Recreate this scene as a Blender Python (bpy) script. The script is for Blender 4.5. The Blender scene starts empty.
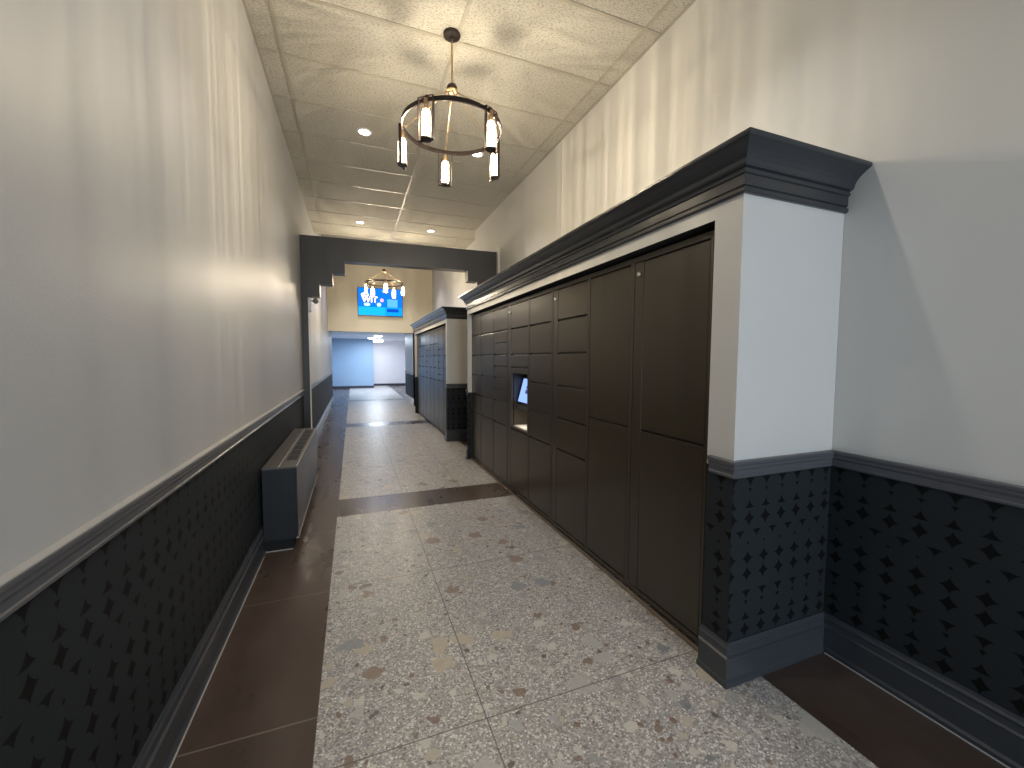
import bpy, bmesh, math, random
from mathutils import Vector, Matrix
random.seed(7)
C = bpy.context.scene.collection
PI = math.pi

# ------------------------------------------------------------------ materials
class NT:
    def __init__(s, name):
        s.m = bpy.data.materials.new(name); s.m.use_nodes = True
        s.t = s.m.node_tree; s.t.nodes.clear()
        s.out = s.t.nodes.new('ShaderNodeOutputMaterial')
    def n(s, typ, **kw):
        nd = s.t.nodes.new(typ)
        for k, v in kw.items():
            if hasattr(nd, k): setattr(nd, k, v)
            else: nd.inputs[k].default_value = v
        return nd
    def l(s, a, b): s.t.links.new(a, b)
    def put(s, inp, v):
        if hasattr(v, 'is_linked') or hasattr(v, 'links'): s.l(v, inp)
        else: inp.default_value = v
    def math(s, op, a, b=0.0, c=None, clamp=False):
        nd = s.t.nodes.new('ShaderNodeMath'); nd.operation = op; nd.use_clamp = clamp
        s.put(nd.inputs[0], a); s.put(nd.inputs[1], b)
        if c is not None: s.put(nd.inputs[2], c)
        return nd.outputs[0]
    def mix(s, f, a, b):
        nd = s.t.nodes.new('ShaderNodeMix'); nd.data_type = 'RGBA'
        s.put(nd.inputs[0], f)
        s.put(nd.inputs[6], a if not isinstance(a, tuple) else (*a, 1)[:4])
        s.put(nd.inputs[7], b if not isinstance(b, tuple) else (*b, 1)[:4])
        return nd.outputs[2]
    def pos(s):
        g = s.t.nodes.new('ShaderNodeNewGeometry')
        x = s.t.nodes.new('ShaderNodeSeparateXYZ'); s.l(g.outputs['Position'], x.inputs[0])
        return g.outputs['Position'], x.outputs[0], x.outputs[1], x.outputs[2]
    def noise(s, vec, scale, detail=2.0, rough=0.5):
        nd = s.t.nodes.new('ShaderNodeTexNoise')
        nd.inputs['Scale'].default_value = scale; nd.inputs['Detail'].default_value = detail
        nd.inputs['Roughness'].default_value = rough
        if vec is not None: s.l(vec, nd.inputs['Vector'])
        return nd.outputs['Fac'], nd.outputs['Color']
    def ramp(s, f, stops, interp='LINEAR'):
        nd = s.t.nodes.new('ShaderNodeValToRGB'); cr = nd.color_ramp; cr.interpolation = interp
        while len(cr.elements) < len(stops): cr.elements.new(0.5)
        for e, (p, c) in zip(cr.elements, stops):
            e.position = p; e.color = (*c, 1) if len(c) == 3 else c
        s.put(nd.inputs[0], f); return nd.outputs[0]
    def bump(s, h, strength=0.2, dist=0.01):
        nd = s.t.nodes.new('ShaderNodeBump'); nd.inputs['Strength'].default_value = strength
        nd.inputs['Distance'].default_value = dist; s.l(h, nd.inputs['Height']); return nd.outputs[0]
    def bsdf(s, col, rough=0.5, metal=0.0, normal=None, spec=0.5, coat=0.0):
        b = s.t.nodes.new('ShaderNodeBsdfPrincipled')
        s.put(b.inputs['Base Color'], (*col, 1) if isinstance(col, tuple) else col)
        s.put(b.inputs['Roughness'], rough); b.inputs['Metallic'].default_value = metal
        s.put(b.inputs['Specular IOR Level'], spec)
        b.inputs['Coat Weight'].default_value = coat
        if normal is not None: s.l(normal, b.inputs['Normal'])
        s.l(b.outputs[0], s.out.inputs[0]); return b

def paint(name, col, rough=0.5, bump=0.05, scale=60, var=0.03, metal=0.0, spec=0.5, coat=0.0):
    t = NT(name); p, x, y, z = t.pos()
    f, _ = t.noise(p, scale, 3)
    g, _ = t.noise(p, 2.3, 3)
    c = t.mix(g, tuple(v*(1-var) for v in col), tuple(min(1, v*(1+var)) for v in col))
    r = t.math('MULTIPLY_ADD', g, 0.08, rough-0.04)
    t.bsdf(c, r, metal, t.bump(f, bump, 0.003), spec, coat); return t.m

def emit(name, col, strength):
    t = NT(name); e = t.n('ShaderNodeEmission'); e.inputs[0].default_value = (*col, 1); e.inputs[1].default_value = strength
    t.l(e.outputs[0], t.out.inputs[0]); return t.m

M = {}
M['wall'] = paint('wall_paint', (0.63, 0.615, 0.585), 0.40, 0.15, 140, 0.02)
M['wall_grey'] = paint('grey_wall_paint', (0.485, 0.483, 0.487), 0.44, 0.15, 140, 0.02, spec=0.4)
M['soffit'] = paint('soffit_paint', (0.76, 0.68, 0.52), 0.45, 0.2, 140, 0.02)
M['crown'] = paint('charcoal_crown_paint', (0.036, 0.039, 0.044), 0.24, 0.06, 90, 0.06)
M['rail'] = paint('charcoal_rail_paint', (0.090, 0.093, 0.104), 0.34, 0.08, 90, 0.08)
M['base'] = paint('charcoal_base_paint', (0.046, 0.051, 0.060), 0.34, 0.08, 90, 0.08)
M['portal'] = paint('charcoal_portal_paint', (0.052, 0.052, 0.056), 0.36, 0.05, 90, 0.05)
M['cream_edge'] = paint('cream_edge_paint', (0.72, 0.69, 0.64), 0.4, 0.05)
M['locker'] = paint('dark_bronze_powder_coat', (0.045, 0.036, 0.024), 0.30, 0.0, 700, 0.05)
M['locker_frame'] = paint('dark_bronze_frame_coat', (0.050, 0.039, 0.027), 0.34, 0.0, 700, 0.05)
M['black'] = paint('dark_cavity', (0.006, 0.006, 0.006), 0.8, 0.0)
M['steel'] = paint('brushed_steel', (0.62, 0.60, 0.57), 0.3, 0.03, 300, 0.03, metal=1.0)
M['wood_strip'] = paint('wood_strip', (0.20, 0.155, 0.115), 0.5, 0.2, 200, 0.2)
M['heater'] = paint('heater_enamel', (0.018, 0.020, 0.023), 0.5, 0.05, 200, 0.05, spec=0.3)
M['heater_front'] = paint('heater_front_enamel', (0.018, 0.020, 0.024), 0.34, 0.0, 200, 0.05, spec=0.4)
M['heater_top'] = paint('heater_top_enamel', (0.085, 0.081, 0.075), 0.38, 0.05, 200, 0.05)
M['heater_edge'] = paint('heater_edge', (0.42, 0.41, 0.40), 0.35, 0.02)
M['bronze'] = paint('dark_bronze_metal', (0.035, 0.026, 0.024), 0.35, 0.02, 200, 0.05, metal=0.6)
M['brass'] = paint('aged_brass', (0.55, 0.38, 0.22), 0.3, 0.02, 200, 0.05, metal=1.0)
M['white_plastic'] = paint('white_plastic', (0.75, 0.75, 0.76), 0.35, 0.0)
M['grey_glass'] = paint('smoked_lens', (0.20, 0.19, 0.18), 0.15, 0.0)
M['tbar'] = paint('ceiling_grid_enamel', (0.37, 0.34, 0.28), 0.33, 0.0)
M['blue_wall'] = paint('blue_wall_paint', (0.33, 0.47, 0.64), 0.5, 0.1)
M['white_wall'] = paint('white_wall_paint', (0.78, 0.78, 0.82), 0.5, 0.1)
M['dark_base'] = paint('dark_vinyl_base', (0.035, 0.04, 0.06), 0.4, 0.05)
M['caulk_and_glint'] = paint('pale_caulk_and_glint', (0.50, 0.48, 0.46), 0.5, 0.1)
M['shim'] = paint('pale_wood_shim', (0.42, 0.37, 0.28), 0.6, 0.1)
M['paper'] = paint('white_shelf', (0.80, 0.78, 0.72), 0.5, 0.0)
M['tv_body'] = paint('black_bezel', (0.01, 0.012, 0.02), 0.3, 0.0)

# fissured ceiling tile
t = NT('fissured_ceiling_tile'); p, x, y, z = t.pos()
mp = t.n('ShaderNodeMapping'); mp.inputs['Scale'].default_value = (1, 1.7, 1); t.l(p, mp.inputs[0])
f, _ = t.noise(mp.outputs[0], 55, 4, 0.6)
pit = t.ramp(f, [(0.40, (0.55, 0.55, 0.55)), (0.50, (1, 1, 1))])
g, _ = t.noise(p, 1.4, 2)
c = t.mix(g, (0.44, 0.415, 0.355), (0.52, 0.49, 0.425))
mm = t.n('ShaderNodeMix', data_type='RGBA', blend_type='MULTIPLY'); mm.inputs[0].default_value = 0.75
t.l(c, mm.inputs[6]); t.l(pit, mm.inputs[7])
t.bsdf(mm.outputs[2], 0.8, 0, t.bump(f, 0.5, 0.004)); M['ceiling'] = t.m

# terrazzo-look porcelain
t = NT('terrazzo_tile'); p, x, y, z = t.pos()
_, nc = t.noise(p, 9, 3)
def warp(scale, amt):
    _, c_ = t.noise(p, scale, 2)
    v1 = t.n('ShaderNodeVectorMath', operation='SUBTRACT'); t.l(c_, v1.inputs[0]); v1.inputs[1].default_value = (0.5, 0.5, 0.5)
    v2 = t.n('ShaderNodeVectorMath', operation='SCALE'); t.l(v1.outputs[0], v2.inputs[0]); v2.inputs['Scale'].default_value = amt
    v3 = t.n('ShaderNodeVectorMath', operation='ADD'); t.l(p, v3.inputs[0]); t.l(v2.outputs[0], v3.inputs[1])
    return v3.outputs[0]
def vor(vec, scale, rnd=1.0, metric='EUCLIDEAN'):
    v = t.n('ShaderNodeTexVoronoi', voronoi_dimensions='2D', distance=metric); v.inputs['Scale'].default_value = scale
    v.inputs['Randomness'].default_value = rnd; t.l(vec, v.inputs['Vector'])
    s = t.n('ShaderNodeSeparateColor'); t.l(v.outputs['Color'], s.inputs[0])
    return v.outputs['Distance'], s.outputs[0], s.outputs[1], s.outputs[2]
w1 = warp(60, 0.012); w2 = warp(30, 0.022); w3 = warp(20, 0.075)
d0, r0, g0, b0 = vor(w1, 150)
base = t.ramp(r0, [(0.0, (0.15, 0.128, 0.122)), (0.22, (0.30, 0.272, 0.262)), (0.6, (0.42, 0.392, 0.378)), (0.86, (0.55, 0.52, 0.505)), (1.0, (0.84, 0.81, 0.79))])
cl, _ = t.noise(p, 5, 3)
base = t.mix(t.math('MULTIPLY', cl, 0.5), base, (0.385, 0.372, 0.358))
palette = [(0.0, (0.62, 0.59, 0.53)), (0.30, (0.50, 0.45, 0.37)), (0.45, (0.33, 0.33, 0.33)), (0.60, (0.22, 0.15, 0.11)),
           (0.70, (0.42, 0.42, 0.42)), (0.80, (0.13, 0.11, 0.10)), (0.88, (0.55, 0.53, 0.49)), (0.94, (0.21, 0.22, 0.235))]
def layer(base, vec, scale, keep, size, pal, soft=0.03, metric='EUCLIDEAN', op=1.0):
    d, r, g, b = vor(vec, scale, 1.0, metric)
    lim = t.math('MULTIPLY_ADD', g, size*0.65, size*0.35)
    inside = t.math('SUBTRACT', lim, d)
    m = t.math('DIVIDE', inside, soft, clamp=True)
    m = t.math('MULTIPLY', m, t.math('GREATER_THAN', b, 1-keep))
    m = t.math('MULTIPLY', m, op)
    return t.mix(m, base, t.ramp(r, pal, 'CONSTANT'))
col = layer(base, w1, 85, 0.42, 0.42, [(0.0, (0.78, 0.76, 0.71)), (0.5, (0.60, 0.575, 0.53)), (0.72, (0.30, 0.23, 0.18)), (0.85, (0.16, 0.14, 0.13)), (0.93, (0.58, 0.55, 0.48))])
col = layer(col, w2, 30, 0.22, 0.44, palette, 0.05, op=0.95)
col = layer(col, w3, 13.5, 0.20, 0.42, palette, 0.03, op=0.85)
col = layer(col, warp(13, 0.11), 6.0, 0.36, 0.38, [(0.0, (0.52, 0.45, 0.35)), (0.28, (0.27, 0.19, 0.14)), (0.42, (0.46, 0.45, 0.43)), (0.62, (0.27, 0.28, 0.30)), (0.8, (0.50, 0.48, 0.45))], 0.012, op=0.85)
# joints: rows of 1.22 m tiles between the dark cross strips
def band(v, c0, w): return t.math('LESS_THAN', t.math('ABSOLUTE', t.math('SUBTRACT', v, c0)), w/2)
def anyof(lst):
    r = lst[0]
    for q in lst[1:]: r = t.math('MAXIMUM', r, q)
    return r
j = [band(x, 0.470, 0.006)]
j += [band(y, v, 0.006) for v in (-2.19, -0.97, 0.25, 1.47, 2.685, 5.60, 6.82, 8.04, 10.6, 11.8, 13.0, 16.4, 17.6)]
j += [t.math('MULTIPLY', band(x, 1.083, 0.005), t.math('GREATER_THAN', y, 4.4))]
col = t.mix(t.math('MULTIPLY', anyof(j), 0.85), col, (0.13, 0.115, 0.10))
rf, _ = t.noise(p, 40, 3)
t.bsdf(col, t.math('MULTIPLY_ADD', rf, 0.16, 0.31), 0, None, 0.5); M['terrazzo'] = t.m

# dark wood/rust-look border tile
t = NT('dark_border_tile'); p, x, y, z = t.pos()
mp = t.n('ShaderNodeMapping'); mp.inputs['Scale'].default_value = (1.4, 0.45, 1); t.l(p, mp.inputs[0])
f, _ = t.noise(mp.outputs[0], 3.2, 3, 0.5)
f2, _ = t.noise(mp.outputs[0], 18, 2, 0.5)
c = t.ramp(f, [(0.3, (0.060, 0.039, 0.030)), (0.5, (0.080, 0.055, 0.044)), (0.72, (0.105, 0.077, 0.064))])
c = t.mix(t.math('MULTIPLY', f2, 0.2), c, (0.075, 0.056, 0.046))
left = t.math('LESS_THAN', x, -0.154)
gl = t.math('LESS_THAN', t.math('ABSOLUTE', t.math('SUBTRACT', t.math('PINGPONG', t.math('ADD', y, 0.176), 0.4725), 0.0)), 0.0035)
jl = t.math('MULTIPLY', gl, left)
js = t.math('MULTIPLY', band(x, 0.745, 0.006), t.math('GREATER_THAN', y, 3.5))
jr = band(y, 0.20, 0.006)
c = t.mix(t.math('MULTIPLY', anyof([jl, js, jr]), 0.8), c, (0.22, 0.18, 0.145))
t.bsdf(c, t.math('MULTIPLY_ADD', f, 0.08, 0.24), 0, None, 0.5); M['border'] = t.m

# wallpaper below the rail: rows of black curved stars and half stars on slate blue
def wallpaper(name, axis, off):
    t = NT(name); p, x, y, z = t.pos()
    h = x if axis == 'x' else y
    u = t.math('SUBTRACT', h, off)
    def frac(v, pitch, shift):   # signed distance to the nearest repeat
        w = t.math('FLOORED_MODULO', t.math('SUBTRACT', v, shift - pitch/2), pitch)
        return t.math('SUBTRACT', w, pitch/2)
    ux = {0: frac(u, 0.1, 0.0), 1: frac(u, 0.1, 0.05)}
    shapes = []
    # (centre z, half col, half width, up height, down height)
    for zc, hc, hw, up, dn in [(0.909, 0, 0.034, 0.005, 0.040), (0.862, 0, 0.016, 0.004, 0.022), (0.779, 0, 0.034, 0.038, 0.004),
                               (0.731, 0, 0.036, 0.037, 0.037), (0.676, 1, 0.034, 0.004, 0.034), (0.620, 0, 0.010, 0.010, 0.010),
                               (0.550, 0, 0.038, 0.036, 0.030), (0.480, 0, 0.036, 0.036, 0.036)]:
        dz = frac(z, 0.505, zc)
        a = t.math('DIVIDE', t.math('ABSOLUTE', ux[hc]), hw*0.92)
        upm = t.math('GREATER_THAN', dz, 0.0)
        hh = t.math('MULTIPLY_ADD', upm, up-dn, dn)
        b = t.math('DIVIDE', t.math('ABSOLUTE', dz), hh)
        s = t.math('ADD', t.math('POWER', a, 0.68), t.math('POWER', b, 0.68))
        shapes.append(t.math('LESS_THAN', s, 1.0))
    r = shapes[0]
    for q in shapes[1:]: r = t.math('MAXIMUM', r, q)
    r = t.math('MULTIPLY', r, t.math('LESS_THAN', z, 0.915))
    n1, _ = t.noise(p, 260, 2)
    g, _ = t.noise(p, 3, 2)
    c = t.mix(g, (0.0135, 0.017, 0.020), (0.018, 0.022, 0.025))
    c = t.mix(r, c, (0.006, 0.006, 0.0065))
    t.bsdf(c, t.math('MULTIPLY_ADD', r, -0.08, 0.62), 0, t.bump(n1, 0.15, 0.002), t.math('MULTIPLY_ADD', r, -0.15, 0.25))
    return t.m
M['paper_y'] = wallpaper('star_wallpaper_side', 'y', 0.02)
M['paper_x'] = wallpaper('star_wallpaper_end', 'x', 1.504)

# bulbs and glass
t = NT('clear_ribbed_glass'); tr = t.n('ShaderNodeBsdfTransparent'); gl = t.n('ShaderNodeBsdfGlossy')
tr.inputs[0].default_value = (1, 0.97, 0.90, 1); gl.inputs['Roughness'].default_value = 0.08
mx = t.n('ShaderNodeMixShader'); mx.inputs[0].default_value = 0.12
t.l(tr.outputs[0], mx.inputs[1]); t.l(gl.outputs[0], mx.inputs[2]); t.l(mx.outputs[0], t.out.inputs[0]); M['glass'] = t.m
t = NT('glowing_bulb_glass'); tr = t.n('ShaderNodeBsdfTransparent'); em = t.n('ShaderNodeEmission')
em.inputs[0].default_value = (1.0, 0.84, 0.58, 1); em.inputs[1].default_value = 14
ad = t.n('ShaderNodeAddShader'); t.l(tr.outputs[0], ad.inputs[0]); t.l(em.outputs[0], ad.inputs[1]); t.l(ad.outputs[0], t.out.inputs[0]); M['bulb'] = t.m
M['downlight'] = emit('downlight_lens', (1.0, 0.93, 0.82), 16)
M['cool_lamp'] = emit('cool_lamp_lens', (0.85, 0.92, 1.0), 4)

# ------------------------------------------------------------------ mesh helpers
def add_box(bm, x0, x1, y0, y1, z0, z1, mi=0):
    vs = [bm.verts.new(v) for v in ((x0,y0,z0),(x1,y0,z0),(x1,y1,z0),(x0,y1,z0),(x0,y0,z1),(x1,y0,z1),(x1,y1,z1),(x0,y1,z1))]
    for q in ((0,3,2,1),(4,5,6,7),(0,1,5,4),(1,2,6,5),(2,3,7,6),(3,0,4,7)):
        f = bm.faces.new([vs[i] for i in q]); f.material_index = mi
def add_quad(bm, pts, mi=0):
    f = bm.faces.new([bm.verts.new(p) for p in pts]); f.material_index = mi; return f
def frame_of(d):
    d = Vector(d).normalized(); a = Vector((0,0,1)) if abs(d.z) < 0.9 else Vector((1,0,0))
    u = d.cross(a).normalized(); return u, d.cross(u)
def add_tube(bm, pts, r, n=12, cap=True):
    pts = [Vector(p) for p in pts]; rings = []
    for i, p in enumerate(pts):
        d = (pts[min(i+1, len(pts)-1)] - pts[max(i-1, 0)])
        u, v = frame_of(d); rr = r[i] if isinstance(r, (list, tuple)) else r
        rings.append([bm.verts.new(p + u*rr*math.cos(2*PI*k/n) + v*rr*math.sin(2*PI*k/n)) for k in range(n)])
    for a, b in zip(rings, rings[1:]):
        for k in range(n): bm.faces.new((a[k], a[(k+1)%n], b[(k+1)%n], b[k]))
    if cap: bm.faces.new(rings[0][::-1]); bm.faces.new(rings[-1])
def add_lathe(bm, prof, c=(0,0,0), n=32, closed=False):
    rings = []
    for r, z in prof:
        rings.append([bm.verts.new((c[0]+r*math.cos(2*PI*k/n), c[1]+r*math.sin(2*PI*k/n), c[2]+z)) for k in range(n)])
    pr = list(zip(rings, rings[1:])) + ([(rings[-1], rings[0])] if closed else [])
    for a, b in pr:
        for k in range(n): bm.faces.new((a[k], a[(k+1)%n], b[(k+1)%n], b[k]))
    if not closed:
        if prof[0][0] > 1e-5: bm.faces.new(rings[0][::-1])
        if prof[-1][0] > 1e-5: bm.faces.new(rings[-1])
def finish(name, bm, mats, parent=None, bevel=0.0, smooth=False, loc=None):
    bmesh.ops.remove_doubles(bm, verts=bm.verts, dist=1e-6)
    bmesh.ops.recalc_face_normals(bm, faces=bm.faces)
    me = bpy.data.meshes.new(name); bm.to_mesh(me); bm.free()
    for m in (mats if isinstance(mats, (list, tuple)) else [mats]): me.materials.append(M[m] if isinstance(m, str) else m)
    o = bpy.data.objects.new(name, me); C.objects.link(o)
    if parent is not None:
        o.parent = parent; o.matrix_parent_inverse = Matrix.Translation(-parent.location) if parent.type == 'EMPTY' and loc is None else Matrix()
    if loc: o.location = loc
    if bevel:
        b = o.modifiers.new('bevel', 'BEVEL'); b.width = bevel; b.segments = 2; b.limit_method = 'ANGLE'
    if smooth:
        for p_ in me.polygons: p_.use_smooth = True
        es = o.modifiers.new('edges', 'EDGE_SPLIT'); es.split_angle = math.radians(35)
    return o
def boxobj(name, dims, mat, parent=None, bevel=0.0):
    bm = bmesh.new(); add_box(bm, *dims); return finish(name, bm, mat, parent, bevel)
def struct(o): o['kind'] = 'structure'; return o
def tag(o, label, cat, group=None):
    o['label'] = label; o['category'] = cat
    if group: o['group'] = group
    return o
def empty(name, loc, label, cat, group=None):
    o = bpy.data.objects.new(name, None); C.objects.link(o); o.location = loc; o.empty_display_size = 0.1
    return tag(o, label, cat, group)

def sweep(name, path, prof, mat, caps=True):
    """sweep a closed (out, z) profile along a floor path; 'out' is to the left of travel"""
    bm = bmesh.new(); P = [Vector(p) for p in path]; rings = []
    for i, p in enumerate(P):
        d1 = (P[i]-P[i-1]).normalized() if i > 0 else (P[1]-P[0]).normalized()
        d2 = (P[i+1]-P[i]).normalized() if i < len(P)-1 else d1
        n1 = Vector((-d1.y, d1.x)); n2 = Vector((-d2.y, d2.x))
        m = (n1+n2)/(1+n1.dot(n2))
        rings.append([bm.verts.new((p.x+m.x*o_, p.y+m.y*o_, z_)) for o_, z_ in prof])
    n = len(prof)
    for a, b in zip(rings, rings[1:]):
        for k in range(n): bm.faces.new((a[k], a[(k+1)%n], b[(k+1)%n], b[k]))
    if caps: bm.faces.new(rings[0][::-1]); bm.faces.new(rings[-1])
    return struct(finish(name, bm, mat))

RAIL = [(-0.002,0.918),(0.010,0.918),(0.013,0.922),(0.013,0.929),(0.009,0.932),(0.009,0.950),(0.014,0.956),(0.017,0.962),(0.017,0.972),(0.021,0.976),(0.023,0.982),(0.023,0.990),(0.021,0.993),(-0.002,0.993)]
BASE = [(-0.002,0.0),(0.024,0.0),(0.024,0.020),(0.019,0.026),(0.016,0.030),(0.016,0.118),(0.019,0.122),(0.019,0.128),(0.011,0.134),(0.010,0.158),(0.014,0.164),(0.014,0.170),(0.008,0.178),(0.006,0.190),(-0.002,0.190)]
CROWN = [(-0.002,2.100),(0.012,2.100),(0.017,2.106),(0.017,2.118),(0.008,2.124),(0.008,2.127),(0.014,2.131),(0.014,2.172),(0.022,2.176),(0.024,2.184),(0.018,2.188),(0.020,2.193),(0.032,2.197),(0.036,2.204),
         (0.040,2.220),(0.050,2.236),(0.064,2.250),(0.080,2.262),(0.090,2.268),(0.098,2.272),(0.102,2.280),(0.102,2.290),(-0.002,2.290)]
XL, XR, XB, ZC = -0.64, 2.14, 1.50, 3.78
B1 = (1.26, 5.60, 1.40, 5.575); B2 = (6.93, 10.85, 7.04, 10.815)
YT = 12.7; YB = -3.6

# ------------------------------------------------------------------ floor
bm = bmesh.new()
def fl(x0, x1, y0, y1, mi): add_quad(bm, [(x0,y0,0),(x1,y0,0),(x1,y1,0),(x0,y1,0)], mi)
TX0, TX1 = -0.155, 1.69
strips = [(3.915, 4.392), (9.05, 9.52), (14.5, 14.95)]
ys = [YB] + [v for s in strips for v in s] + [23.0]
for i in range(len(ys)-1): fl(TX0, TX1, ys[i], ys[i+1], 1 if i % 2 else 0)
fl(-0.98, TX0, YB, 23.0, 1); fl(TX1, 3.0, YB, 23.0, 1)
struct(finish('floor', bm, ['terrazzo', 'border']))
# ------------------------------------------------------------------ walls
def wall_y(bm, x, y0, y1, z1=ZC, wains=True, thick=-0.12):
    """wall plane at x running along y, paint above rail, paper below; thickness away from corridor"""
    xa, xb = sorted((x, x+thick))
    if wains:
        add_box(bm, xa, xb, y0, y1, 0.95, z1, 0); add_box(bm, xa, xb, y0, y1, 0, 0.95, 1)
    else: add_box(bm, xa, xb, y0, y1, 0, z1, 0)
bm = bmesh.new(); wall_y(bm, XL, YB, 14.85); add_box(bm, XL-0.12, XL, 8.72, YT, ZC, 4.3); struct(finish('wall_left', bm, ['wall_grey', 'paper_y']))
bm = bmesh.new(); wall_y(bm, XR, YB, 7.4, thick=0.12); struct(finish('wall_right', bm, ['wall', 'paper_y']))
bm = bmesh.new(); wall_y(bm, 2.30, 7.4, YT, z1=4.3, thick=0.12); add_box(bm, XR, 2.30, 7.40, 7.45, 0, ZC, 0); struct(finish('wall_right', bm, ['wall', 'paper_y']))
def bumpout(y0, y1, n0, n1, depth):
    bm = bmesh.new(); top = 2.286
    for a, b in ((y0, n0), (n1, y1)):
        add_box(bm, XB, depth, a, b, 0.95, top, 0)
        # lower box: papers differ by face direction
        k = len(bm.faces); add_box(bm, XB, depth, a, b, 0, 0.95, 1)
    add_box(bm, XB, depth, n0, n1, 2.035, top, 0)
    bm.normal_update()
    for f in bm.faces:
        if f.material_index == 1 and abs(f.normal.y) > 0.9: f.material_index = 2
        c = f.calc_center_median()
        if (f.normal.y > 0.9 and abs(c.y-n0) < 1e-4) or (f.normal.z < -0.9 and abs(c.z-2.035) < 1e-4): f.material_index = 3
    me = finish('wall_bumpout', bm, ['wall', 'paper_y', 'paper_x', 'black']); return struct(me)
bumpout(*B1, XR-0.001); bumpout(*B2, XR-0.001 if False else 2.299)
# walls behind the niches are the right wall itself
# TV wall and low passage beyond
struct(boxobj('wall_far', (XL, 2.30, YT, YT+0.15, 2.19, 4.3), 'soffit'))
bm = bmesh.new(); wall_y(bm, 1.72, YT, 14.85, 2.35, thick=0.12); add_box(bm, 1.72, 2.42, YT, YT+0.1, 0, 2.19, 0); struct(finish('wall_passage_right', bm, ['wall', 'paper_y']))
bm = bmesh.new(); add_box(bm, -0.98, -1.08, 14.85, 20.95, 0, 2.36); add_box(bm, -0.98, XL-0.12, 14.80, 14.85, 0, 2.36); struct(finish('wall_lobby_left', bm, 'blue_wall'))
struct(boxobj('wall_lobby_blue', (-1.0, 0.93, 20.9, 21.05, 0, 2.36), 'blue_wall'))
bm = bmesh.new(); add_box(bm, 0.93, 3.0, 22.5, 22.6, 0, 2.36); add_box(bm, 0.90, 0.93, 21.05, 22.5, 0, 2.36); add_box(bm, 2.95, 3.05, 14.85, 22.5, 0, 2.36); add_box(bm, 1.78, 3.0, 14.8, 14.85, 0, 2.36)
struct(finish('wall_lobby_white', bm, 'white_wall'))
struct(boxobj('ceiling_lobby', (-1.05, 3.05, YT+0.15, 22.6, 2.35, 2.42), 'white_wall'))
struct(boxobj('baseboard_lobby', (-0.98, 0.935, 20.885, 20.9, 0, 0.11), 'dark_base'))
struct(boxobj('baseboard_lobby', (0.93, 2.95, 22.485, 22.5, 0, 0.11), 'dark_base'))
# unseen entrance end behind the camera: window opening added to carry cool light
bm = bmesh.new()
add_box(bm, XL, XR, YB-0.12, YB, 2.45, ZC); add_box(bm, XL, -0.30, YB-0.12, YB, 0, 2.45); add_box(bm, 1.80, XR, YB-0.12, YB, 0, 2.45)
struct(finish('wall_entrance', bm, 'wall'))
bm = bmesh.new()
for a, b, c, d in ((-0.30,-0.24,0,2.45),(1.74,1.80,0,2.45),(0.72,0.78,0,2.45),(-0.24,1.74,2.39,2.45),(-0.24,1.74,0,0.08)): add_box(bm, a, b, YB-0.09, YB-0.04, c, d)
struct(finish('window_added', bm, 'portal'))

# ceiling
bm = bmesh.new(); add_box(bm, XL-0.1, 2.42, YB-0.1, 8.72, ZC, ZC+0.05); add_box(bm, XL-0.1, 2.42, 8.67, 8.72, ZC+0.05, 4.3); add_box(bm, XL-0.1, 2.42, 8.67, YT+0.15, 4.3, 4.35); struct(finish('ceiling', bm, 'ceiling'))
bm = bmesh.new()
for gx in (-0.47, 0.76, 1.99): add_box(bm, gx-0.012, gx+0.012, YB, 8.72, ZC-0.005, ZC+0.001)
k = -12
while 3.75+0.61*k < 8.7:
    yy = 3.75+0.61*k; k += 1
    if yy < YB: continue
    add_box(bm, XL, XR if yy < 7.4 else 2.3, yy-0.012, yy+0.012, ZC-0.0045, ZC+0.001)
add_box(bm, XL, XL+0.02, YB, 8.72, ZC-0.006, ZC); add_box(bm, XR-0.02, XR, YB, 7.4, ZC-0.006, ZC)
struct(finish('trim_1', bm, 'tbar'))

# crowns, rails, baseboards
sweep('trim_2', [(XR,B1[0]),(XB,B1[0]),(XB,B1[1]),(XR,B1[1])], CROWN, 'crown')
sweep('trim_3', [(2.30,B2[0]),(XB,B2[0]),(XB,B2[1]),(2.30,B2[1])], CROWN, 'crown')
sweep('trim_4', [(XL,6.25),(XL,YB)], RAIL, 'rail')
sweep('trim_5', [(XL,14.85),(XL,6.44)], RAIL, 'rail')
sweep('trim_6', [(XR,YB),(XR,B1[0]),(XB,B1[0]),(XB,B1[2]-0.02)], RAIL, 'rail')
sweep('trim_7', [(XB,B1[3]),(XB,B1[1]),(XR,B1[1]),(XR,B2[0]),(XB,B2[0]),(XB,B2[2])], RAIL, 'rail')
sweep('trim_8', [(1.72,YT),(1.72,14.85)], RAIL, 'rail')
sweep('baseboard_left', [(XL,6.25),(XL,YB)], BASE, 'base')
sweep('baseboard_left', [(XL,14.85),(XL,6.44)], BASE, 'base')
sweep('baseboard_right', [(XR,YB),(XR,B1[0]),(XB,B1[0]),(XB,B1[2])], BASE, 'base')
sweep('baseboard_right', [(XB,B1[3]),(XB,B1[1]),(XR,B1[1]),(XR,B2[0]),(XB,B2[0]),(XB,B2[2])], BASE, 'base')
sweep('baseboard_right', [(1.72,YT),(1.72,14.85)], BASE, 'cream_edge')
struct(boxobj('trim_highlight_strip', (XL, XL+0.022, YB, 6.22, 0.993, 0.997), 'caulk_and_glint'))  # pale strip added to paint the bright highlight along the rail's top edge
# thin pale caulk at the floor line of the baseboards
struct(boxobj('trim_9', (XL+0.024, XL+0.028, YB, 3.30, 0, 0.004), 'caulk_and_glint'))
struct(boxobj('trim_10', (XR-0.028, XR-0.024, YB, B1[0]-0.03, 0, 0.004), 'caulk_and_glint'))
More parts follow.
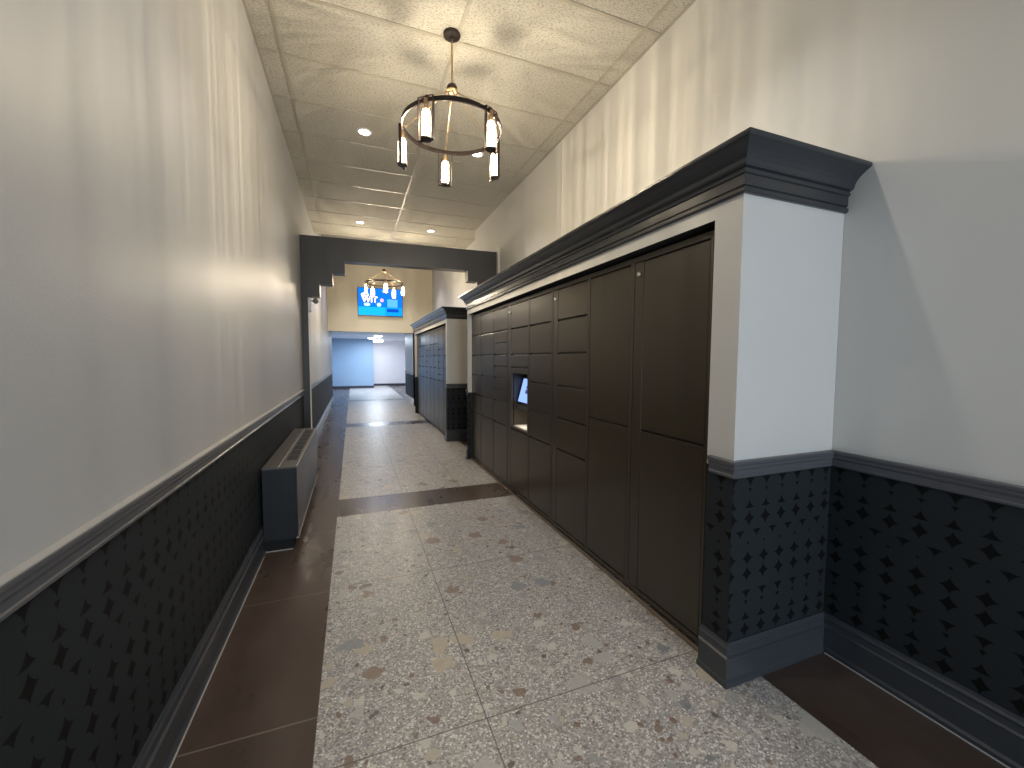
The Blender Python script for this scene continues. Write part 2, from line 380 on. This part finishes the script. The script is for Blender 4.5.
# vertical joint cover on the upper right wall
struct(boxobj('trim_11', (XR-0.006, XR, 4.035, 4.05, 2.3, ZC-0.01), 'cream_edge'))

# stepped portal beam with its pilaster
Y0, Y1 = 6.12, 6.30
prof = [(XL,0),(XL+0.085,0),(XL+0.085,2.258),(-0.405,2.258),(-0.405,2.432),(-0.240,2.432),(-0.240,2.592),(-0.080,2.592),(-0.080,2.765),
        (1.655,2.765),(1.655,2.605),(1.80,2.605),(1.80,2.44),(1.96,2.44),(1.96,2.27),(XR,2.27),(XR,3.075),(XL,3.075)]
bm = bmesh.new()
sk = lambda a: (XR-a)*0.05
A = [bm.verts.new((a, Y0+sk(a), b)) for a, b in prof]; B = [bm.verts.new((a, Y1+sk(a), b)) for a, b in prof]
bm.faces.new(A); bm.faces.new(B[::-1]); n = len(prof)
for k in range(n):
    f = bm.faces.new((A[k], B[k], B[(k+1)%n], A[(k+1)%n]))
    if prof[k][0] == prof[(k+1)%n][0] and XL < prof[k][0] < XR: f.material_index = 1
struct(finish('wall_portal', bm, ['portal', 'cream_edge']))
struct(boxobj('trim_12', (XR-0.03, XR, 6.06, 6.12, 2.30, 3.12), 'cream_edge'))

# ------------------------------------------------------------------ parcel lockers
XF = 1.555; LT = 2.015
ROWS6 = [1.735, 1.470, 1.207, 0.945, 0.690]
def locker(y0, y1, seams, filler=0.0, label='', kiosk=False, gold=None, group='parcel locker columns', top_small=None):
    """one locker column from y0 (near) to y1 (far); filler strip at the far side"""
    r = empty('parcel_locker', (XF, (y0+y1)/2, 0), label, 'locker', group)
    s = 0.020; ya, yb = y0+s, y1-s-filler
    bm = bmesh.new()
    if kiosk:
        add_box(bm, 1.82, 2.08, y0+0.001, y1-0.001, 0.03, LT)
        add_box(bm, 1.585, 1.82, y0+0.001, y1-0.001, 1.275, LT); add_box(bm, 1.585, 1.82, y0+0.001, y1-0.001, 0.03, 0.705)
        add_box(bm, 1.585, 1.82, y0+0.001, ya+0.012, 0.705, 1.275); add_box(bm, 1.585, 1.82, yb-0.012, y1-0.001, 0.705, 1.275)
    else: add_box(bm, 1.578, 2.08, y0+0.001, y1-0.001, 0.03, LT)
    add_box(bm, XF-0.001, 1.590, y0+0.001, y0+s-0.003, 0.03, LT)
    add_box(bm, XF-0.001, 1.590, y1-s+0.003, y1-0.001, 0.03, LT)
    add_box(bm, XF-0.001, 1.590, y0+s-0.003, y1-s+0.003, LT-0.030, LT)
    add_box(bm, XF-0.001, 1.590, y0+s-0.003, y1-s+0.003, 0.03, 0.055)
    add_box(bm, XF+0.03, 2.05, y0+0.002, y1-0.002, 0.0, 0.03)
    finish('body', bm, 'locker_frame', r, 0.0015)
    edges = [LT-0.038] + list(seams) + [0.058]
    for i in range(len(edges)-1):
        z1, z0 = edges[i]-(0.008 if i else 0), edges[i+1]+0.006
        if kiosk and z1 < 1.34 and z0 > 0.68:
            bm = bmesh.new(); oa, ob = ya+0.012, yb-0.012
            add_box(bm, XF, 1.577, ya, yb, 1.275, z1); add_box(bm, XF, 1.577, ya, yb, z0, 0.712)
            add_box(bm, XF, 1.577, ya, oa, 0.712, 1.275); add_box(bm, XF, 1.577, ob, yb, 0.712, 1.275)
            finish('kiosk_surround', bm, 'locker_frame', r, 0.001)
            bm = bmesh.new()
            # tilted monitor facing the corridor and upwards
            cy = (oa+ob)/2
            pts = [(1.62,0.955),(1.695,1.23),(1.725,1.222),(1.65,0.945)]
            for k in range(4):
                a, b = pts[k], pts[(k+1)%4]
                add_quad(bm, [(a[0],oa+0.015,a[1]),(b[0],oa+0.015,b[1]),(b[0],ob-0.008,b[1]),(a[0],ob-0.008,a[1])])
            for yy in (oa+0.015, ob-0.008): add_quad(bm, [(q[0],yy,q[1]) for q in pts])
            mon = finish('monitor', bm, 'tv_body', r)
            bm = bmesh.new(); add_quad(bm, [(1.622,oa+0.03,0.978),(1.622,ob-0.03,0.978),(1.687,ob-0.03,1.216),(1.687,oa+0.03,1.216)])
            finish('screen', bm, emit('kiosk_screen_glow', (0.28, 0.45, 1.0), 1.0), mon, loc=(-0.004, 0, 0))
            bm = bmesh.new()
            add_quad(bm, [(1.644,cy-0.03,1.07),(1.644,cy+0.04,1.07),(1.655,cy+0.04,1.11),(1.655,cy-0.03,1.11)])
            add_quad(bm, [(1.657,cy-0.05,1.12),(1.657,cy+0.04,1.12),(1.664,cy+0.04,1.145),(1.664,cy-0.05,1.145)])
            finish('screen_text', bm, emit('kiosk_screen_text', (0.10, 0.12, 0.35), 0.6), mon, loc=(-0.008, 0, 0))
            bm = bmesh.new(); add_box(bm, 1.61, 1.80, oa+0.01, ob-0.02, 0.895, 0.945); finish('scanner', bm, 'heater_top', r, 0.006)
            bm = bmesh.new(); add_box(bm, 1.58, 1.815, oa+0.002, ob-0.002, 0.712, 0.722); finish('shelf', bm, 'paper', r)
            bm = bmesh.new(); add_tube(bm, [(XF-0.004, yb-0.006, 0.72), (XF-0.004, yb-0.006, 0.97)], 0.0025, 8)
            add_tube(bm, [(XF-0.006, yb-0.006, 0.965), (XF-0.006, yb-0.006, 0.98)], 0.006, 8)
            finish('pull_rod', bm, 'heater_top', r)
            L = bpy.data.lights.new('kiosk_scanner_lamp', 'AREA'); L.size = 0.10; L.energy = 0.35; L.color = (1, 0.93, 0.8)
            lo = bpy.data.objects.new('kiosk_scanner_lamp', L); C.objects.link(lo); lo.parent = r
            lo.matrix_parent_inverse = Matrix.Translation(-r.location); lo.location = (1.68, cy, 0.89)
            continue
        boxobj('door', (XF, 1.577, ya, yb, z0, z1), 'locker', r, 0.0026)
    if filler:
        boxobj('filler_panel', (XF, 1.577, yb+0.004, y1-s, 0.058, LT-0.033), 'locker', r, 0.0018)
        bm = bmesh.new(); yc = yb+0.004+(y1-s-yb-0.004)*0.5
        add_lathe(bm, [(0.0, -0.010), (0.011, -0.010), (0.013, -0.006), (0.013, 0.004)], n=20)
        bmesh.ops.rotate(bm, verts=bm.verts, cent=(0,0,0), matrix=Matrix.Rotation(PI/2, 3, 'Y'))
        bmesh.ops.translate(bm, verts=bm.verts, vec=(XF, yc, 1.914))
        finish('lock', bm, 'steel', r, smooth=True)
    return r
g1 = 'near bank of parcel lockers'
L1 = locker(1.452, 2.038, [1.012], 0.085, 'locker column with two tall doors and a round lock, beside the near white column', group=g1)
bm = bmesh.new(); add_box(bm, XF+0.006, XF+0.03, 1.41, 1.45, 1.955, 2.012); finish('shim', bm, 'shim', L1)
locker(2.038, 2.520, [1.012], 0, 'locker column with two tall doors and no lock, second from the near column', group=g1)
locker(2.520, 3.090, ROWS6, 0.085, 'near-bank locker column of six doors with a round lock on its side strip', group=g1)
locker(3.090, 3.572, ROWS6, 0, 'locker column of six doors without a lock, just before the screen column', group=g1)
locker(3.572, 4.140, [1.735, 1.470, 1.338, 0.690], 0.085, 'locker column with a recess holding a lit blue touch screen', kiosk=True, group=g1)
locker(4.140, 4.625, [1.735, 1.602, 1.470, 1.337, 1.207, 1.076, 0.945, 0.690], 0, 'locker column with seven short doors, right behind the screen column', group=g1)
locker(4.625, 5.130, ROWS6, 0, 'dark locker column of six doors between the seven-short-door column and the far end column', group=g1)
locker(5.130, 5.570, ROWS6, 0, 'locker column at the far end of the near bank, beside the white jamb', group=g1)
g2 = 'far bank of parcel lockers'
nb = 8; wd = (B2[3]-B2[2]-0.01)/nb
names = ['nearest locker column of the far bank, beside the cream column', 'second locker column from the cream column in the far bank', 'third locker column from the cream column in the far bank',
         'fourth locker column from the cream column in the far bank', 'fifth locker column from the cream column in the far bank', 'sixth locker column from the cream column in the far bank',
         'last but one locker column of the far bank', 'farthest locker column of the far bank, next to the bright lobby']
for i in range(nb):
    ya = B2[2]+0.005+i*wd
    locker(ya, ya+wd, [1.72, 1.48, 1.24, 1.0] if i not in (1, 4) else [1.60, 1.48, 1.36, 1.24, 1.12, 1.0], 0.07 if i in (0, 3) else 0, names[i], group=g2)
# niche underside and near jamb are coloured black; wood strip at their foot
tag(boxobj('floor_strip', (1.538, 1.553, B1[2], B1[3], 0, 0.016), 'wood_strip'), 'thin brown wooden strip along the foot of the near lockers', 'strip')

# ------------------------------------------------------------------ radiator (fan convector)
r = empty('wall_heater', (-0.52, 4.2, 0), 'low dark grey metal heater cabinet with slotted top against the left wall', 'heater')
x0, x1, y0, y1, zt = -0.626, -0.40, 3.35, 5.15, 0.625
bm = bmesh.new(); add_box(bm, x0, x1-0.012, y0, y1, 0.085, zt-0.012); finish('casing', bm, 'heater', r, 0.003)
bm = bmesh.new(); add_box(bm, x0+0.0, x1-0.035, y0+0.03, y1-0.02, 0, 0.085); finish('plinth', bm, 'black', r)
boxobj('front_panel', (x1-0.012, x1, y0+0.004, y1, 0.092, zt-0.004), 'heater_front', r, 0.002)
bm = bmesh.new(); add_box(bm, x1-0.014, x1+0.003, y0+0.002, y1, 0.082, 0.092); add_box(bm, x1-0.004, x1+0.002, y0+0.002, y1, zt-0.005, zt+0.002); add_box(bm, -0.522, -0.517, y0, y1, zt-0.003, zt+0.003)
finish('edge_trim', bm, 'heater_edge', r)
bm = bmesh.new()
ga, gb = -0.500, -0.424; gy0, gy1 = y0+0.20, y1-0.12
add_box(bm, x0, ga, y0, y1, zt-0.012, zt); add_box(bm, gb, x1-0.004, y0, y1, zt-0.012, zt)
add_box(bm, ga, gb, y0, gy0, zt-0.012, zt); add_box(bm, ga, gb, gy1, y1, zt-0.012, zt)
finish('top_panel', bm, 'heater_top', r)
bm = bmesh.new(); ns = 44
for i in range(ns):
    yy = gy0+(gy1-gy0)*(i+0.5)/ns
    wdt = 0.010 if i % 6 else 0.022
    add_box(bm, ga, gb, yy-wdt/2, yy+wdt/2, zt-0.010, zt-0.002)
add_box(bm, ga, gb, gy0, gy1, zt-0.0118, zt-0.0112)
finish('grille', bm, 'heater_top', r)
struct(boxobj('trim_13', (x0, x1-0.04, 3.362, 3.372, 0, 0.004), 'caulk_and_glint'))

# ------------------------------------------------------------------ chandeliers
def gobo(L, seed, strength):
    L.use_nodes = True; nt = L.node_tree; nt.nodes.clear()
    out = nt.nodes.new('ShaderNodeOutputLight'); em = nt.nodes.new('ShaderNodeEmission')
    tc = nt.nodes.new('ShaderNodeTexCoord'); sx = nt.nodes.new('ShaderNodeSeparateXYZ')
    nt.links.new(tc.outputs['Normal'], sx.inputs[0])
    def mt(op, a, b=0.0):
        m = nt.nodes.new('ShaderNodeMath'); m.operation = op
        for i, v in enumerate((a, b)):
            if isinstance(v, (int, float)): m.inputs[i].default_value = v
            else: nt.links.new(v, m.inputs[i])
        return m.outputs[0]
    ang = mt('ARCTAN2', sx.outputs[1], sx.outputs[0])
    no = nt.nodes.new('ShaderNodeTexNoise'); no.noise_dimensions = '1D'; no.inputs['Scale'].default_value = 15.0
    no.inputs['Detail'].default_value = 2.5; no.inputs['Roughness'].default_value = 0.6
    nt.links.new(mt('ADD', ang, seed), no.inputs['W'])
    rp = nt.nodes.new('ShaderNodeMapRange'); rp.inputs[1].default_value = 0.38; rp.inputs[2].default_value = 0.68
    rp.inputs[3].default_value = 0.55; rp.inputs[4].default_value = 1.75
    nt.links.new(no.outputs[0], rp.inputs[0])
    em.inputs[0].default_value = (*L.color, 1)
    nt.links.new(mt('MULTIPLY', rp.outputs[0], strength), em.inputs[1]); nt.links.new(em.outputs[0], out.inputs[0])
    L.color = (1, 1, 1)
def chandelier(cx, cy, zring, zhub, label, energy, rot=0.0, ZC=ZC):
    r = empty('chandelier', (cx, cy, ZC), label, 'chandelier', 'ring chandeliers of the corridor'); R = 0.36
    bm = bmesh.new(); add_lathe(bm, [(0.063, 0), (0.063, -0.012), (0.056, -0.020), (0.02, -0.024), (0.012, -0.034)], (cx, cy, ZC), 36); finish('canopy', bm, 'bronze', r, smooth=True)
    bm = bmesh.new(); add_tube(bm, [(cx, cy, zhub+0.02), (cx, cy, ZC-0.02)], 0.0065, 12); finish('rod', bm, 'brass', r, smooth=True)
    bm = bmesh.new(); add_lathe(bm, [(0.0, 0.048), (0.02, 0.046), (0.034, 0.034), (0.040, 0.016), (0.042, 0.0)], (cx, cy, zhub), 28); h = finish('hub', bm, 'bronze', r, smooth=True)
    bm = bmesh.new(); add_lathe(bm, [(0.042, 0), (0.043, -0.010), (0.030, -0.022), (0.012, -0.026), (0.0, -0.026)], (cx, cy, zhub), 28); finish('hub_cap', bm, 'brass', h, smooth=True).matrix_parent_inverse = Matrix()
    bm = bmesh.new(); add_lathe(bm, [(R-0.006, 0.012), (R+0.006, 0.012), (R+0.006, -0.018), (R-0.006, -0.018)], (cx, cy, zring), 96, closed=True); finish('ring', bm, 'bronze', r, smooth=True)
    for k in range(5):
        a = math.radians(90+72*k+rot); dx, dy = math.cos(a), math.sin(a); tx, ty = -dy, dx
        px, py = cx+R*dx, cy+R*dy
        bm = bmesh.new(); add_tube(bm, [(cx+0.03*dx, cy+0.03*dy, zhub-0.012), (cx+(R-0.02)*dx, cy+(R-0.02)*dy, zring+0.02), (px, py, zring+0.022)], 0.0035, 8)
        add_lathe(bm, [(0.0, 0.034), (0.009, 0.030), (0.012, 0.022), (0.010, 0.012)], (px, py, zring), 14)
        finish('arm', bm, 'brass', r, smooth=True)
        # open rectangular frame tangent to the ring
        hw, zt_, zb = 0.057, zring+0.006, zring-0.262
        fx, fy = cx+(R+0.012)*dx, cy+(R+0.012)*dy
        bm = bmesh.new()
        def bar(u0, u1, z0, z1, w=0.011):
            vs = [bm.verts.new((fx+tx*u+dx*v, fy+ty*u+dy*v, z)) for z in (z0, z1) for u, v in ((u0,-w),(u1,-w),(u1,w),(u0,w))]
            for q in ((0,3,2,1),(4,5,6,7),(0,1,5,4),(1,2,6,5),(2,3,7,6),(3,0,4,7)): bm.faces.new([vs[i] for i in q])
        bar(-hw, -hw+0.005, zb, zt_); bar(hw-0.005, hw, zb, zt_); bar(-hw, hw, zb-0.005, zb); bar(-hw, hw, zt_, zt_+0.005)
        add_lathe(bm, [(0.036, 0), (0.037, 0.010), (0.034, 0.012), (0.0, 0.012)], (fx, fy, zb), 24)
        f = finish('lamp_frame', bm, 'bronze', r)
        bm = bmesh.new(); n = 48; ring = []
        for z_ in (zb+0.012, zb+0.215):
            ring.append([bm.verts.new((fx+(0.031+0.0015*math.cos(12*2*PI*i/n))*math.cos(2*PI*i/n), fy+(0.031+0.0015*math.cos(12*2*PI*i/n))*math.sin(2*PI*i/n), z_)) for i in range(n)])
        for i in range(n): bm.faces.new((ring[0][i], ring[0][(i+1)%n], ring[1][(i+1)%n], ring[1][i]))
        o = finish('glass_shade', bm, 'glass', f, smooth=True); o.matrix_parent_inverse = Matrix()
        bm = bmesh.new(); add_lathe(bm, [(0.0, 0.022), (0.022, 0.024), (0.027, 0.034), (0.028, 0.11), (0.027, 0.170), (0.020, 0.188), (0.012, 0.192)], (fx, fy, zb), 20)
        o = finish('bulb', bm, 'bulb', f, smooth=True); o.matrix_parent_inverse = Matrix()
        bm = bmesh.new(); add_lathe(bm, [(0.012, 0.19), (0.016, 0.20), (0.016, 0.262)], (fx, fy, zb), 16)
        o = finish('socket', bm, 'brass', f, smooth=True); o.matrix_parent_inverse = Matrix()
        L = bpy.data.lights.new('bulb_light', 'POINT'); L.energy = energy; L.color = (1.0, 0.88, 0.70); L.shadow_soft_size = 0.012
        lo = bpy.data.objects.new('bulb_light', L); C.objects.link(lo); lo.parent = r; lo.matrix_parent_inverse = Matrix.Translation(-r.location)
        lo.location = (fx, fy, zb+0.11); gobo(L, 3.7*k+1.1+cy, 1.0)
    return r
chandelier(0.714, 3.085, 3.115, 3.385, 'large near round chandelier with a dark ring and five lit glass tubes', 9.5, rot=-4)
chandelier(0.63, 8.9, 2.96, 3.20, 'small-looking far round chandelier with lit glass tubes hanging in front of the blue screen', 17, rot=36, ZC=4.3)

# ------------------------------------------------------------------ recessed downlights
DL = [(0.155, 4.69, 'left of the two nearer recessed ceiling downlights, closest to the chandelier on its left'),
      (1.38, 4.70, 'recessed downlight seen just under the right side of the chandelier ring'),
      (0.158, 7.74, 'left of the two farther recessed ceiling downlights above the dark beam'),
      (1.39, 7.77, 'right of the two farther recessed ceiling downlights above the dark beam'),
      (0.155, 1.62, None), (1.38, 1.62, None), (0.2, 11.5, None), (1.4, 11.5, None)]
for lx, ly, lab in DL:
    ZC = 3.78 if ly < 9 else 4.3
    r = empty('downlight', (lx, ly, ZC), lab or ('round recessed ceiling downlight over the near floor, out of the picture' if ly < 3 else 'round recessed downlight beyond the dark beam, out of sight'), 'ceiling light', 'recessed downlights')
    bm = bmesh.new(); add_lathe(bm, [(0.052, -0.002), (0.054, -0.007), (0.072, -0.006), (0.076, 0.0)], (lx, ly, ZC), 36); finish('trim_ring', bm, 'white_plastic', r, smooth=True)
    bm = bmesh.new(); add_lathe(bm, [(0.0, -0.0045), (0.052, -0.0045)], (lx, ly, ZC), 32); finish('lens', bm, 'downlight', r)
    L = bpy.data.lights.new('downlight_lamp', 'SPOT'); L.energy = 32 if ly < 3 else 26 if ly < 9 else 85; L.color = (1.0, 0.965, 0.92); L.spot_size = math.radians(96); L.spot_blend = 0.7; L.shadow_soft_size = 0.04
    lo = bpy.data.objects.new('downlight_lamp', L); C.objects.link(lo); lo.parent = r; lo.location = (0, 0, -0.02)

ZC = 3.78
# ------------------------------------------------------------------ television
r = empty('wall_screen', (0.785, YT-0.04, 3.05), 'bright blue wall mounted advertising screen high on the cream wall', 'television')
sx0, sx1, sz0, sz1 = 0.16, 1.41, 2.65, 3.455; yf = YT-0.075
boxobj('bezel', (sx0, sx1, YT-0.07, YT, sz0, sz1), 'tv_body', r, 0.004)
def pane(name, x0_, x1_, z0_, z1_, col, st, dy=0.0):
    bm = bmesh.new(); add_quad(bm, [(x0_, yf-dy, z0_), (x1_, yf-dy, z0_), (x1_, yf-dy, z1_), (x0_, yf-dy, z1_)])
    return finish(name, bm, emit(name+'_glow', col, st), r)
pane('screen', sx0+0.015, sx1-0.015, sz0+0.02, sz1-0.015, (0.004, 0.15, 0.95), 1.25)
pane('screen_banner', sx0+0.015, sx0+0.75, sz0+0.02, sz0+0.26, (0.01, 0.38, 0.95), 1.2, 0.002)
pane('screen_panel', sx0+0.75, sx1-0.015, sz0+0.02, sz0+0.26, (0.005, 0.27, 0.9), 1.2, 0.002)
pane('screen_button', sx0+0.80, sx0+1.13, sz0+0.13, sz0+0.22, (0.004, 0.07, 0.5), 1.0, 0.004)
pane('screen_panel', sx0+0.81, sx0+1.10, sz0+0.27, sz0+0.50, (0.10, 0.42, 0.95), 1.1, 0.004)
def discs(name, items, col, st):
    bm = bmesh.new()
    for cx_, cz_, rx, rz in items:
        f = bm.faces.new([bm.verts.new((cx_+rx*math.cos(2*PI*k/20), yf-0.006, cz_+rz*math.sin(2*PI*k/20))) for k in range(20)])
    return finish(name, bm, emit(name+'_glow', col, st), r)
discs('screen_mark', [(sx0+0.58, sz0+0.33, 0.06, 0.055), (sx0+0.25, sz0+0.325, 0.085, 0.045)], (0.45, 0.85, 1.0), 1.5)
discs('screen_mark', [(sx0+0.66, sz0+0.46, 0.05, 0.05)], (1.0, 0.35, 0.75), 1.5)
discs('screen_mark', [(sx0+0.20, sz0+0.60, 0.11, 0.06)], (0.95, 0.75, 1.0), 1.6)
def lettering(s, x_, z_, size, col, st, name, dy=0.008):
    cu = bpy.data.curves.new(name, 'FONT'); cu.body = s; cu.size = size; cu.extrude = 0.001; cu.offset = size*0.03
    o = bpy.data.objects.new(name, cu); C.objects.link(o)
    o.rotation_euler = (PI/2, 0, 0); o.location = (x_, yf-dy, z_)
    bpy.context.view_layer.update()
    dg = bpy.context.evaluated_depsgraph_get(); me = bpy.data.meshes.new_from_object(o.evaluated_get(dg))
    me.transform(o.matrix_world); bpy.data.objects.remove(o)
    q = bpy.data.objects.new(name, me); C.objects.link(q); me.materials.clear(); me.materials.append(emit(name+'_glow', col, st))
    q.parent = r; q.matrix_parent_inverse = Matrix.Translation(-r.location); return q
lettering('WIT', sx0+0.12, sz0+0.40, 0.22, (1.0, 0.85, 1.0), 1.8, 'screen_lettering')
lettering('WIT', sx0+0.11, sz0+0.39, 0.225, (1.0, 0.25, 0.85), 1.5, 'screen_lettering', 0.006)

# ------------------------------------------------------------------ emergency light beside the pilaster
r = empty('security_light', (-0.53, 6.34, 2.06), 'small white box with a round grey lamp head on the dark pilaster', 'security light')
boxobj('housing', (-0.556, -0.518, 6.27, 6.41, 2.06, 2.25), 'white_plastic', r, 0.008)
bm = bmesh.new(); bmesh.ops.create_uvsphere(bm, u_segments=24, v_segments=14, radius=0.037); bmesh.ops.translate(bm, verts=bm.verts, vec=(-0.462, 6.30, 2.205)); finish('lamp_head', bm, 'grey_glass', r, smooth=True)
bm = bmesh.new(); add_tube(bm, [(-0.522, 6.32, 2.205), (-0.48, 6.305, 2.205)], 0.018, 12); finish('bracket', bm, 'white_plastic', r, smooth=True)

# ------------------------------------------------------------------ lobby fittings
for lx, ly, rr, lab in ((0.98, 17.6, 0.17, 'bright round ceiling lamp in the lobby, the nearest and highest'), (0.80, 19.5, 0.17, 'bright round lobby ceiling lamp, just behind and left of the nearest')):
    r = empty('ceiling_lamp', (lx, ly, 2.35), lab, 'ceiling light', 'lobby lamps')
    bm = bmesh.new(); add_lathe(bm, [(0.0, -0.075), (rr*0.6, -0.066), (rr*0.93, -0.035), (rr, -0.012)], (lx, ly, 2.35), 28); finish('diffuser', bm, 'cool_lamp', r, smooth=True)
    bm = bmesh.new(); add_lathe(bm, [(rr+0.012, -0.014), (rr+0.016, 0.0)], (lx, ly, 2.35), 28); finish('rim', bm, 'steel', r)
    L = bpy.data.lights.new('lobby_lamp', 'AREA'); L.shape = 'DISK'; L.size = 0.34; L.energy = 46; L.color = (0.74, 0.86, 1.0)
    lo = bpy.data.objects.new('lobby_lamp', L); C.objects.link(lo); lo.parent = r; lo.location = (0, 0, -0.09)
r = empty('ceiling_lamp', (1.15, 21.2, 2.35), 'flat white lobby lamp in front of the white wall', 'ceiling light', 'lobby lamps')
bm = bmesh.new(); add_lathe(bm, [(0.0, -0.09), (0.20, -0.085), (0.26, -0.055), (0.27, -0.0)], (1.15, 21.2, 2.30), 28); finish('diffuser', bm, 'cool_lamp', r, smooth=True)
bm = bmesh.new(); add_tube(bm, [(1.15, 21.2, 2.29), (1.15, 21.2, 2.35)], 0.03, 12); finish('stem', bm, 'white_plastic', r)
L = bpy.data.lights.new('lobby_lamp', 'AREA'); L.shape = 'DISK'; L.size = 0.5; L.energy = 15; L.color = (0.88, 0.92, 1.0)
lo = bpy.data.objects.new('lobby_lamp', L); C.objects.link(lo); lo.parent = r; lo.location = (0, 0, -0.16)
bm = bmesh.new(); add_lathe(bm, [(0.0, -0.05), (0.05, -0.045), (0.07, -0.02), (0.075, 0.0)], (2.55, 21.2, 2.35), 20)
tag(finish('smoke_detector', bm, 'white_plastic', smooth=True), 'small white round detector on the lobby ceiling', 'smoke detector')
bm = bmesh.new(); add_box(bm, -0.98, -0.70, 17.6, 17.64, 2.12, 2.15); add_box(bm, -0.985, -0.95, 17.56, 17.68, 1.75, 2.22)
tag(finish('wall_bracket', bm, 'tv_body'), 'small dark bracket sticking out at the left end of the blue lobby', 'bracket')

# ------------------------------------------------------------------ area lamp added behind the camera as cool daylight fill
L = bpy.data.lights.new('added_daylight_fill', 'AREA'); L.shape = 'RECTANGLE'; L.size = 2.1; L.size_y = 2.4; L.energy = 118; L.color = (0.76, 0.88, 1.0)
lo = bpy.data.objects.new('added_daylight_fill', L); C.objects.link(lo); lo.location = (0.75, YB-0.5, 1.3); lo.rotation_euler = (PI/2, 0, 0)
w = bpy.data.worlds.new('world'); bpy.context.scene.world = w; w.use_nodes = True
w.node_tree.nodes['Background'].inputs[0].default_value = (0.7, 0.82, 1.0, 1); w.node_tree.nodes['Background'].inputs[1].default_value = 0.6

# ------------------------------------------------------------------ camera
cam = bpy.data.cameras.new('camera'); co = bpy.data.objects.new('camera', cam); C.objects.link(co)
f_px, yaw, pitch, roll = 410.01, 0.370077824, -0.0605524406, 0.00476699717
cam.sensor_width = 36; cam.lens = f_px/1024*36; cam.clip_start = 0.02
cy_, sy_ = math.cos(yaw), math.sin(yaw)
F = Vector((sy_*math.cos(pitch), cy_*math.cos(pitch), math.sin(pitch))); Rt = Vector((cy_, -sy_, 0)); U = Rt.cross(F)
rr = Rt*math.cos(roll)+U*math.sin(roll); uu = -Rt*math.sin(roll)+U*math.cos(roll)
mw = Matrix(((rr.x, uu.x, -F.x, 0), (rr.y, uu.y, -F.y, 0), (rr.z, uu.z, -F.z, 1.42), (0, 0, 0, 1)))
co.matrix_world = mw
sc = bpy.context.scene; sc.camera = co
vs = sc.view_settings; vs.view_transform = 'Standard'; vs.look = 'None'; vs.gamma = 1.0; vs.use_curve_mapping = False; vs.exposure = 0.48
sc.cycles.use_denoising = True; sc.cycles.max_bounces = 8; sc.cycles.diffuse_bounces = 4; sc.cycles.glossy_bounces = 4; sc.cycles.transparent_max_bounces = 16
sc.cycles.caustics_reflective = False; sc.cycles.caustics_refractive = False
